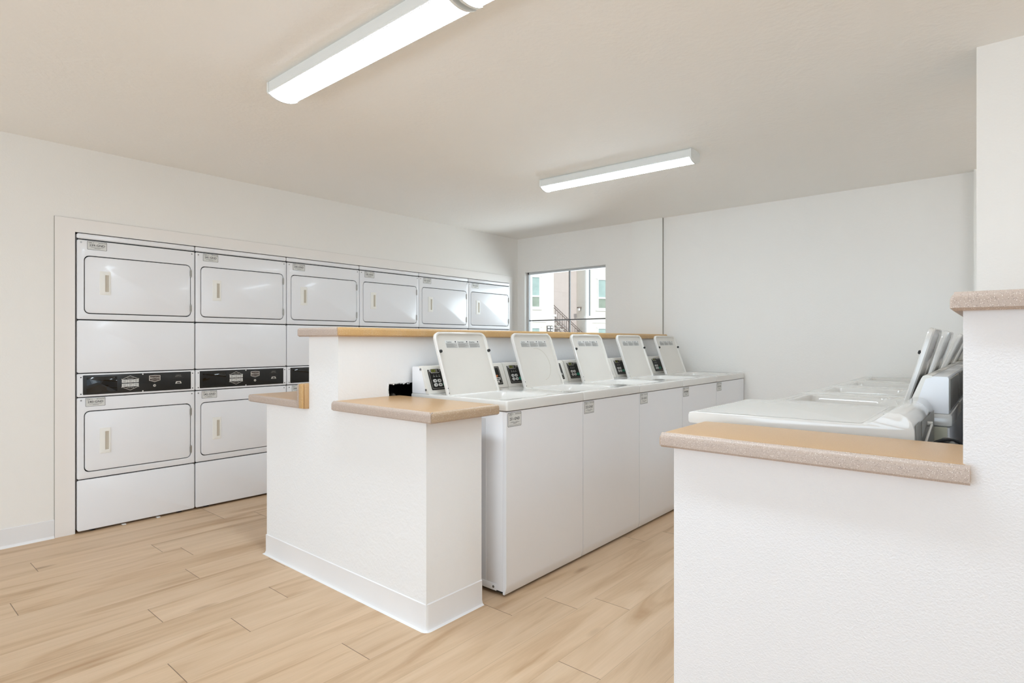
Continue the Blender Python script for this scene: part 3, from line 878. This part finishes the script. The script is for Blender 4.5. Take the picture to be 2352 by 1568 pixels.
            for j in range(3):
                y_ = 0.066 + j * 0.019
                q.add([S(y_ + 0.0022 * math.cos(k * PI / 4), 0.086 + 0.0022 * math.sin(k * PI / 4), 0.0018) for k in range(8)], [tuple(range(8))], 0)
                q.add([S(y_ - 0.006, .077, .0018), S(y_ + 0.006, .077, .0018), S(y_ + 0.006, .0795, .0018), S(y_ - 0.006, .0795, .0018)], [(0, 1, 2, 3)], 0)
            q.add([S(0.040, .118, .0018), S(0.045, .103, .0018), S(0.046, .118, .0018)], [(0, 1, 2)], 0)
            q.loops([[S(0.122 + 0.006 * math.cos(k * PI / 6), 0.113 + 0.006 * math.sin(k * PI / 6), 0.0018) for k in range(12)],
                     [S(0.122 + 0.004 * math.cos(k * PI / 6), 0.113 + 0.004 * math.sin(k * PI / 6), 0.0018) for k in range(12)]], 1)
            q.build('panel_print', [M['button'], M['grey']], con, False)
            for r_ in range(2):
                for c_ in range(2):
                    y0_ = 0.052 + c_ * 0.032; z_ = 0.022 + r_ * 0.023
                    splate(y0_, y0_ + 0.025, z_, z_ + 0.018, 0.0012, 0.003, M['button'], 'cycle_button', 0.008)
                    q = MB(); q.keep = True
                    q.add([S(y0_ + 0.007, z_ + 0.007, .0046), S(y0_ + 0.018, z_ + 0.006, .0046), S(y0_ + 0.018, z_ + 0.009, .0046), S(y0_ + 0.010, z_ + 0.012, .0046)], [(0, 1, 2, 3)], 0)
                    q.build('button_mark', M['ink'], con, False)
            splate(0.118, 0.150, 0.022, 0.042, 0.0012, 0.003, M['green'], 'start_button', 0.006)
        else:
            q = MB(); q.keep = True
            q.add([S(0.535, .058, .0018), S(0.572, .058, .0018), S(0.572, .064, .0018), S(0.535, .064, .0018)], [(0, 1, 2, 3)], 0)
            q.add([S(0.535, .050, .0018), S(0.566, .050, .0018), S(0.566, .056, .0018), S(0.535, .056, .0018)], [(0, 1, 2, 3)], 0)
            a = rr(0.530, 0.585, 0.034, 0.048, 0.004, 3); a2 = rr(0.534, 0.581, 0.038, 0.044, 0.002, 3)
            q.loops([[S(p, c, 0.0022) for p, c in a], [S(p, c, 0.0022) for p, c in a2]], 1)
            q.build('coin_slot', [M['orange'], M['button']], con, False)
            q = MB(); q.loops([[S(0.562 + rad * math.cos(k * PI / 8), 0.023 + rad * math.sin(k * PI / 8), l) for k in range(16)] for rad, l in ((0.0075, 0.0012), (0.0075, 0.004), (0.005, 0.005))], 0, True, True)
            q.build('key_lock', M['silver'], con)
    # open lid, local frame: a across, c up along the lid, l towards the room
    HL = 0.367; LA = math.radians(19.5)
    hp = Vector((-0.402, 0, 0.8965)); lu = Vector((-math.sin(LA), 0, math.cos(LA))); ln = Vector((math.cos(LA), 0, math.sin(LA)))
    y0, y1 = 0.024, 0.420
    def Lp(a, c, l): p = lu * c + ln * l; return (p.x, a, p.z)
    def lr(i, l, r=0.040, rb=0.012):
        pts = []
        for (ca, cb, t0, rad) in ((y1 - i - r, HL - i - r, 0, r), (y0 + i + r, HL - i - r, 90, r), (y0 + i + rb, i + rb, 180, rb), (y1 - i - rb, i + rb, 270, rb)):
            for k in range(6):
                tt = math.radians(t0 + 18 * k); pts.append(Lp(ca + rad * math.cos(tt), cb + rad * math.sin(tt), l))
        return pts
    b = MB()
    L = [lr(0.012, -0.024, 0.03), lr(0.004, -0.0215, 0.036), lr(0.0, -0.016), lr(0.0, -0.004), lr(0.003, 0.0), lr(0.007, 0.0005, 0.036)]
    b.loops(L, 0, True, False)
    L = [lr(0.007, 0.0005, 0.036), lr(0.0115, -0.001, 0.034), lr(0.016, -0.011, 0.030), lr(0.022, -0.0125, 0.026)]
    b.loops(L, 1, False, True)
    lid = b.build('lid', [M['deck'], M['lid_in']], t, loc=hp)
    # notice sticker, three columns
    b = MB(); b.keep = True
    sy0, sy1, sc0, sc1 = 0.098, 0.362, HL - 0.089, HL - 0.045
    lf = -0.0120
    def q4(a0, a1, c0, c1, l, mi): b.add([Lp(a0, c0, l), Lp(a1, c0, l), Lp(a1, c1, l), Lp(a0, c1, l)], [(0, 1, 2, 3)], mi)
    q4(sy0, sy1, sc0, sc1, lf, 0)
    for j, wd in enumerate(('Caution', 'Important', 'Attention')):
        a0 = sy0 + 0.003 + j * 0.0875
        q4(a0, a0 + 0.083, sc0 + 0.002, sc0 + 0.0265, lf + 0.0003, 2)
        q4(a0, a0 + 0.083, sc0 + 0.0275, sc0 + 0.0283, lf + 0.0004, 1)
        b.text(wd, 0.0115, lambda p, c, a0=a0: Lp(a0 + 0.026 + p, sc0 + 0.0345 + c, lf + 0.0004), 1)
        b.add([Lp(a0 + 0.074 + 0.0045 * math.cos(k * PI / 3), sc0 + 0.036 + 0.0045 * math.sin(k * PI / 3), lf + 0.0004) for k in range(6)], [tuple(range(6))], 1)
        for r_ in range(6):
            q4(a0 + 0.003, a0 + 0.080 - 0.012 * ((r_ * 7 + j) % 3), sc0 + 0.004 + r_ * 0.0038, sc0 + 0.0054 + r_ * 0.0038, lf + 0.0006, 3)
    b.build('notice_sticker', [M['plate'], M['ink'], M['notice'], M['grey']], lid, False)
    for c_ in (0.030, 0.056, 0.012):
        b = MB(); p = Lp(y0 + 0.0055, c_, 0.0); 
        b.loops([[Lp(y0 + 0.0065 + 0.0026 * math.cos(k * PI / 4), c_ + 0.0026 * math.sin(k * PI / 4), l) for k in range(8)] for l in (0.0, 0.0012)], 0, True, True)
        b.build('hinge_hole', M['dark'], lid, False)
    b = MB()
    b.add([Lp(y1 - 0.010, 0.012, -0.004), Lp(y1 - 0.010, 0.085, -0.004), Lp(y1 - 0.015, 0.085, -0.008), Lp(y1 - 0.015, 0.012, -0.008)], [(0, 1, 2, 3)], 0)
    b.tube([Lp(y0 + 0.11, 0.000, -0.012), Lp(y1 - 0.01, 0.000, -0.010), Lp(y1 - 0.001, 0.006, -0.008)], 0.0028)
    b.build('lid_seal', M['rubber'], lid)
    return t, lid, Lp, (y0, y1, HL)
M['notice'] = plain('notice_text_block', srgb(186, 184, 180), 0.5)

proto, proto_lid, Lp, (ly0, ly1, HL) = make_washer()
ws = [proto]
for k in range(1, 5): ws.append(copy_tree(proto))
rs = [copy_tree(proto) for k in range(4)]
wl = ['white top-load washer tagged 251-GND, nearest in the central row, lid open',
      'white top-load washer tagged 252-GND, with a round scratch inside its open lid',
      'white top-load washer tagged 253-GND, third in the central row, lid open',
      'white top-load washer tagged 254-GND, fourth in the central row, lid open',
      'white top-load washer tagged 255-GND, last in the central row, against the back wall']
bump = [(0, 1), (), (0,), (1,), (0, 1)]
def lid_of(w): return [c for c in bpy.data.objects if c.parent == w and c.name.startswith('lid')][0]
def add_bumpers(lid, sides):
    for s_ in sides:
        a = ly0 + 0.016 if s_ == 0 else ly1 - 0.010
        b = MB(); b.loops([[Lp(a + r_ * math.cos(k * PI / 6), HL * 0.70 + r_ * math.sin(k * PI / 6), l) for k in range(12)] for r_, l in ((0.0085, -0.004), (0.0085, 0.006), (0.006, 0.009))], 0, True, True)
        b.build('bumper', M['rubber'], lid)
for k, w in enumerate(ws):
    w.location = (-1.752, 2.016 + k * WW, 0)
    tag(w, wl[k], 'washing machine', 'top-load washers along the central half wall')
    b = number_tag('%d-GND' % (251 + k), 0.098, 0.066, lambda a, c, l: (0.0003 + l, 0.061 + a, 0.825 + c), True)
    b.build('number_tag', [M['plate'], M['ink']], w, False)
    add_bumpers(lid_of(w), bump[k])
    lid_of(w).location.y = (0, -0.014, -0.018, -0.022, -0.022)[k]; lid_of(w).location.x -= (0, 0, 0.006, 0.014, 0.014)[k]
lid1 = lid_of(ws[1])
b = MB(); b.tube([Lp(0.235 + 0.105 * math.cos(t), 0.165 + 0.105 * math.sin(t), -0.0125) for t in [math.radians(-80 + 10 * i) for i in range(19)]], 0.0012, n=6)
b.build('lid_scratch', M['grip'], lid1)
rl = ['white top-load washer in the right row just behind the flat closed machine, lid open',
      'white top-load washer in the right row whose open lid is the farther of two seen',
      'white top-load washer in the right row, next to last before the back wall',
      'white top-load washer farthest in the right row, against the back wall']
for k, w in enumerate(rs):
    w.location = (-0.83, 2.742 + (k + 1) * 0.625, 0)
    w.rotation_euler = (0, 0, PI)
    w.scale = (1, 0.973, 1)
    tag(w, rl[k], 'washing machine', 'top-load washers along the right half wall')
    ld = lid_of(w)
    ld.location.x = -0.495; ld.rotation_euler = (0, math.radians((3.8, 2.0, -2.5, -3.5)[k]), 0)
    add_bumpers(ld, (0, 1) if k == 0 else ())

# near machine of the right row: flat closed top with a raised ridge at the rear
t = thing('washing_machine', (-0.55, 2.42, 0), 'large white machine with flat closed top and raised rear ridge, behind the right foreground counter', 'washing machine')
ox, oy = -0.55, 2.42
y0, y1 = 2.095 - oy, 2.735 - oy
b = MB(); b.box(-0.885 - ox, -0.225 - ox, y0 + 0.012, y1 - 0.004, 0.02, 0.882, bev=0.006); b.build('cabinet', M['enamel'], t)
prof = [(-0.902, 0.884), (-0.908, 0.890), (-0.908, 0.916), (-0.904, 0.9235), (-0.895, 0.926), (-0.345, 0.930), (-0.325, 0.933), (-0.305, 0.943), (-0.285, 0.960), (-0.272, 0.970),
        (-0.262, 0.9735), (-0.240, 0.972), (-0.222, 0.963), (-0.209, 0.946), (-0.203, 0.925), (-0.202, 0.884)]
def scaled(i):
    cx = sum(p[0] for p in prof) / len(prof); cz = sum(p[1] for p in prof) / len(prof)
    out = []
    for x, z in prof:
        d = Vector((x - cx, z - cz)); 
        out.append((x - math.copysign(min(i, abs(d.x)), d.x) - ox, z - (i if z > 0.9 else -i * 0.3)))
    return out
b = MB()
L = []
for dy, i in ((0.0, 0.003), (0.0008, 0.001), (0.003, 0.0)):
    L.append([(x, y0 + dy, z) for x, z in scaled(i)])
for dy, i in ((0.010, 0.0), (0.005, 0.0012), (0.0015, 0.004), (0.0, 0.008)):
    L.append([(x, y1 - dy, z) for x, z in scaled(i)])
b.loops(L, 0, True, True)
b.build('top_panel', M['deck'], t)
b = MB()     # pressed lid line on the closed top
b.loops([[(x, y, z) for (x, y), z in [(p, 0.9268 + 0.004 * (p[0] + ox + 0.895) / 0.55) for p in rr(-0.886 - ox, -0.342 - ox, y0 + 0.018, y1 - 0.018, 0.02, 4)]],
         [(x, y, z) for (x, y), z in [(p, 0.9274 + 0.004 * (p[0] + ox + 0.895) / 0.55) for p in rr(-0.883 - ox, -0.345 - ox, y0 + 0.021, y1 - 0.021, 0.018, 4)]],
         [(x, y, z) for (x, y), z in [(p, 0.9275 + 0.004 * (p[0] + ox + 0.895) / 0.55) for p in rr(-0.878 - ox, -0.350 - ox, y0 + 0.026, y1 - 0.026, 0.014, 4)]]], 0, False, True)
b.build('lid', M['deck'], t)
b = MB()
b.box(-0.2015 - ox, -0.2005 - ox, 0.02 + y0, 0.17 + y0, 0.70, 0.935, bev=0.0004); b.box(-0.2015 - ox, -0.200 - ox, 0.19 + y0, y1 - 0.03, 0.70, 0.93, bev=0.0006)
b.build('back_plate', M['zinc'], t)
b = MB()     # angled stay rod with end fittings
b.tube([(-0.192 - ox, y0 + 0.06, 0.840), (-0.188 - ox, y0 + 0.36, 0.905)], 0.004); b.cyl((-0.201 - ox, y0 + 0.06, 0.840), 0.009, 0.016, 'x', 0, 12); b.cyl((-0.201 - ox, y0 + 0.36, 0.905), 0.009, 0.016, 'x', 0, 12)
b.build('stay_rod', M['silver'], t)
for xx in (-0.84, -0.27):
    for yy in (y0 + 0.06, y1 - 0.06):
        b = MB(); b.cyl((xx - ox, yy, 0), 0.018, 0.021, 'z', n=12); b.build('leveling_foot', M['rubber'], t)
# ivory bracket hanging from the second machine and a drain hose behind the counter
t2 = rs[0]
b = MB()
b.prism([(-0.668, 0.864), (-0.590, 0.864), (-0.620, 0.800), (-0.640, 0.720), (-0.668, 0.70)][::-1], WW + 0.001, WW + 0.006, 'y')
b.build('bracket', M['ivory'], t2, False)
b = MB()
pts = []
for i in range(24):
    s_ = i / 23
    pts.append((-0.195 + 0.115 * s_, 2.60 - 0.30 * s_, 0.66 + 0.215 * math.sin(PI * (0.12 + 0.80 * s_)) - 0.05 * s_))
b.tube(pts, 0.011, n=12)
pts2 = [(-0.150 + 0.05 * math.sin(6 * i / 20), 2.55 - 0.012 * i, 0.60 + 0.26 * math.sin(PI * (i + 3) / 26)) for i in range(20)]
hz = b.build('drain_hose', M['hose'])
tag(hz, 'grey drain hose looping behind the closed machine beside the right half wall', 'hose')
b = MB(); b.tube(pts2, 0.005, n=8); cb = b.build('power_cable', M['rubber'])
tag(cb, 'black cable in the gap behind the right row of machines', 'cable')
# pipes in the hole of the central wall
b = MB(); b.tube([(-2.57, 1.99, 0.626), (-2.57, 1.99, 0.86), (-2.55, 1.985, 0.89), (-2.53, 1.975, 0.90)], 0.009, n=10)
b.tube([(-2.60, 1.93, 0.626), (-2.60, 1.93, 0.93)], 0.008, n=10); b.cyl((-2.545, 1.975, 0.895), 0.012, 0.02, 'x', 0, 12)
pp = b.build('water_pipe', M['zinc']); tag(pp, 'dim metal water pipes inside the rough hole in the central half wall', 'pipe')

# ------------------------------------------------------------------ ceiling lights
def make_light(x0, x1, yc, label, rz=0.0):
    t = thing('ceiling_light', ((x0 + x1) / 2, yc, ZC), label, 'ceiling light', 'linear ceiling fixtures', rz)
    L_ = (x1 - x0) / 2
    w = 0.072
    side = [(-w + 0.012, 0.0), (-w, -0.010), (-w, -0.052), (-w + 0.006, -0.060)]
    body = side + [(w - 0.006, -0.060), (w, -0.052), (w, -0.010), (w - 0.012, 0.0)]
    b = MB(); b.prism(body, -L_ + 0.010, L_ - 0.010, 'x'); b.build('housing', M['lamp_body'], t)
    ln = []
    for i in range(11):
        a = -1 + 2 * i / 10
        ln.append((a * (w - 0.004), -0.058 - 0.020 * (1 - a * a)))
    b = MB(); b.prism(ln, -L_ + 0.013, L_ - 0.013, 'x'); b.build('diffuser', M['lens'], t)
    for s_ in (-1, 1):
        cap = [(-w + 0.010, 0.0), (-w - 0.003, -0.010), (-w - 0.003, -0.054)] + [(a * (w + 0.001), -0.060 - 0.021 * (1 - a * a)) for a in [-0.97 + 1.94 * i / 8 for i in range(9)]] + [(w + 0.003, -0.054), (w + 0.003, -0.010), (w - 0.010, 0.0)]
        b = MB(); xx = s_ * (L_ - 0.012)
        b.prism(cap, min(xx, s_ * L_), max(xx, s_ * L_), 'x'); b.build('end_cap', M['lamp_body'], t)
    return t
make_light(-2.592, -1.392, 1.372, 'long white ceiling fixture with lit diffuser, upper left above the floor')
make_light(-1.372, -0.172, 1.372, 'lit ceiling fixture joined to the long one, cut off by the top of the photo')
make_light(-2.630, -1.478, 3.498, 'small distant lit ceiling fixture above the central washers', math.radians(2.4))

make_light(0.45, 1.65, 3.47, 'added ceiling fixture beyond the right half wall, past the right edge of the photo')  # this and the next two are unseen, added to brighten the aisle
make_light(1.35, 2.55, 1.372, 'added ceiling fixture at the far right end of the front line, outside the photo')
make_light(1.35, 2.55, 4.60, 'added ceiling fixture in the far right corner of the room, outside the photo')

# ------------------------------------------------------------------ outside, seen through the back window
b = MB(); b.box(-60, 30, YB + 0.2, 70, -0.3, -0.1); b.box(-30, 30, -25, YF - 0.2, -0.12, -0.02); b.box(XR + 0.15, 30, YF - 0.2, 30, -0.12, -0.02)
struct(b.build('ground', M['concrete'], smooth=False))
ang = math.radians(60.40)
FO = Vector((-16.605, 22.636, 0.0))
t = thing('apartment_building', FO, 'pale two-storey apartment building outside, seen through the back window', 'building', rz=ang)
b = MB(); b.box(-14, 0, 0, 5, -0.2, 8.2); b.build('left_wing', M['facade'], t, False)
b = MB(); b.box(1.69, 14, 0, 5, -0.2, 8.2); b.build('right_wing', M['facade'], t, False)
b = MB(); b.box(0, 1.69, 0.95, 5, -0.2, 8.2); b.build('stair_recess', M['facade_in'], t, False)
b = MB(); b.box(1.69, 1.83, -0.14, 0, 2.45, 8.2); b.box(1.64, 1.92, -0.2, 0, 2.28, 2.45); b.box(1.69, 1.87, -0.16, 0, -0.1, 2.28); b.build('corner_pilaster', M['facade_trim'], t, False)
b = MB(); b.box(1.86, 1.93, -0.10, -0.02, 2.45, 8.2); b.build('downspout', M['alu'], t, False)
b = MB(); b.box(-0.10, 0.09, -0.10, 0.0, 2.40, 2.50); b.box(-0.10, 0.0, -0.06, 0.0, -0.1, 2.40); b.build('ledge', M['facade_trim'], t, False)
b = MB(); b.box(-14, -0.42, -0.03, 0.0, 2.12, 2.17); b.box(2.10, 14, -0.03, 0.0, 2.12, 2.17); b.build('belt_course', M['facade_trim'], t, False)
def far_window(u0, u1, z0, z1, zs):
    fr_ = MB()
    fr_.box(u0 - 0.14, u1 + 0.14, -0.05, 0, z0 - 0.14, z0 - 0.05); fr_.box(u0 - 0.14, u1 + 0.14, -0.03, 0, z1 + 0.06, z1 + 0.14)
    for (a, c) in ((u0 - 0.06, u0), (u1, u1 + 0.06)): fr_.box(a, c, -0.06, 0.0, z0 - 0.05, z1 + 0.06)
    fr_.box(u0, u1, -0.06, 0.0, z0 - 0.05, z0); fr_.box(u0, u1, -0.06, 0.0, z1, z1 + 0.06); fr_.box(u0, u1, -0.055, 0.0, zs - 0.04, zs + 0.04)
    fr_.box((u0 + u1) / 2 - 0.02, (u0 + u1) / 2 + 0.02, -0.045, 0.0, z0, zs)
    w_ = fr_.build('window', M['vinyl'], t, False)
    q = MB(); q.box(u0, u1, -0.02, -0.005, zs, z1); q.build('upper_pane', M['pane'], w_, False)
    q = MB(); q.box(u0, u1, -0.02, -0.005, z0, zs); q.build('lower_pane', M['pane_green'], w_, False)
for c0, c1 in ((-2.0, -0.78), (2.42, 3.55)):
    far_window(c0, c1, 2.86, 4.26, 3.36)
    far_window(c0, c1, 0.70, 1.82, 1.20)
for c0, c1 in ((-5.4, -4.1), (-9, -7.8), (5.6, 6.8), (9, 10.2)):
    far_window(c0, c1, 2.86, 4.26, 3.36)
    far_window(c0, c1, 0.70, 1.82, 1.20)
def local(u, w, z): return FO + Matrix.Rotation(ang, 3, 'Z') @ Vector((u, w, z))
mb_ = thing('meter_panel', local(-0.21, -0.02, 1.68), 'four-part grey meter panel on the outside wall seen low through the window', 'meter box', rz=ang)
b = MB()
for i in range(2):
    for j in range(2):
        b.box(-0.155 + i * 0.16, -0.005 + i * 0.16, -0.05, 0.015, j * 0.135, 0.120 + j * 0.135, 0)
        b.box(-0.135 + i * 0.16, -0.025 + i * 0.16, -0.056, -0.05, 0.02 + j * 0.135, 0.100 + j * 0.135, 1)
b.box(-0.17, 0.17, -0.03, 0.018, -0.015, 0.27, 2)
b.build('meter_box', [M['alu_dark'], M['facade_trim'], M['iron']], mb_, False)
st = thing('outdoor_staircase', local(0.0, 0.0, -0.1), 'outdoor staircase with thin railings in the building recess beyond the window', 'staircase', rz=ang)
b = MB()
for i in range(12):
    b.box(0.02 + i * 0.19, 0.24 + i * 0.19, 0.14, 0.90, 2.22 - i * 0.160 - 0.05, 2.22 - i * 0.160)
b.build('treads', M['concrete'], st, False)
for w0, dz in ((0.60, 0.0), (0.12, -0.10)):
    b = MB()
    a = Vector((0.03, w0, 3.18 + dz)); c = Vector((2.25, w0, 1.30 + dz)); dn = Vector((0, 0, 0.66))
    b.tube([a, c], 0.018, n=6); b.tube([a - dn, c - dn], 0.022, n=6)
    for i in range(20):
        p = a.lerp(c, i / 19); b.tube([p, p - dn], 0.009 if i % 6 else 0.018, n=5)
    b.build('railing', M['iron'], st, False)
lp = thing('wall_lamp', local(1.60, 0.55, 2.80), 'small dark lamp on the shaded outside wall right of the window mullion', 'wall lamp', rz=ang)
b = MB(); b.box(-0.08, 0.08, -0.18, 0.0, 0.06, 0.12); b.box(0.02, 0.10, -0.05, 0.0, -0.06, 0.08); b.build('bracket', M['iron'], lp, False)
b = MB(); b.box(-0.06, 0.02, -0.16, -0.06, -0.06, 0.06); b.build('shade', M['facade_trim'], lp, False)

# single text clean-up: meshes carry no leftovers
for o in bpy.data.objects:
    if o.type == 'MESH' and o.parent is None and 'kind' not in o and 'label' not in o:
        print('UNLABELLED', o.name)
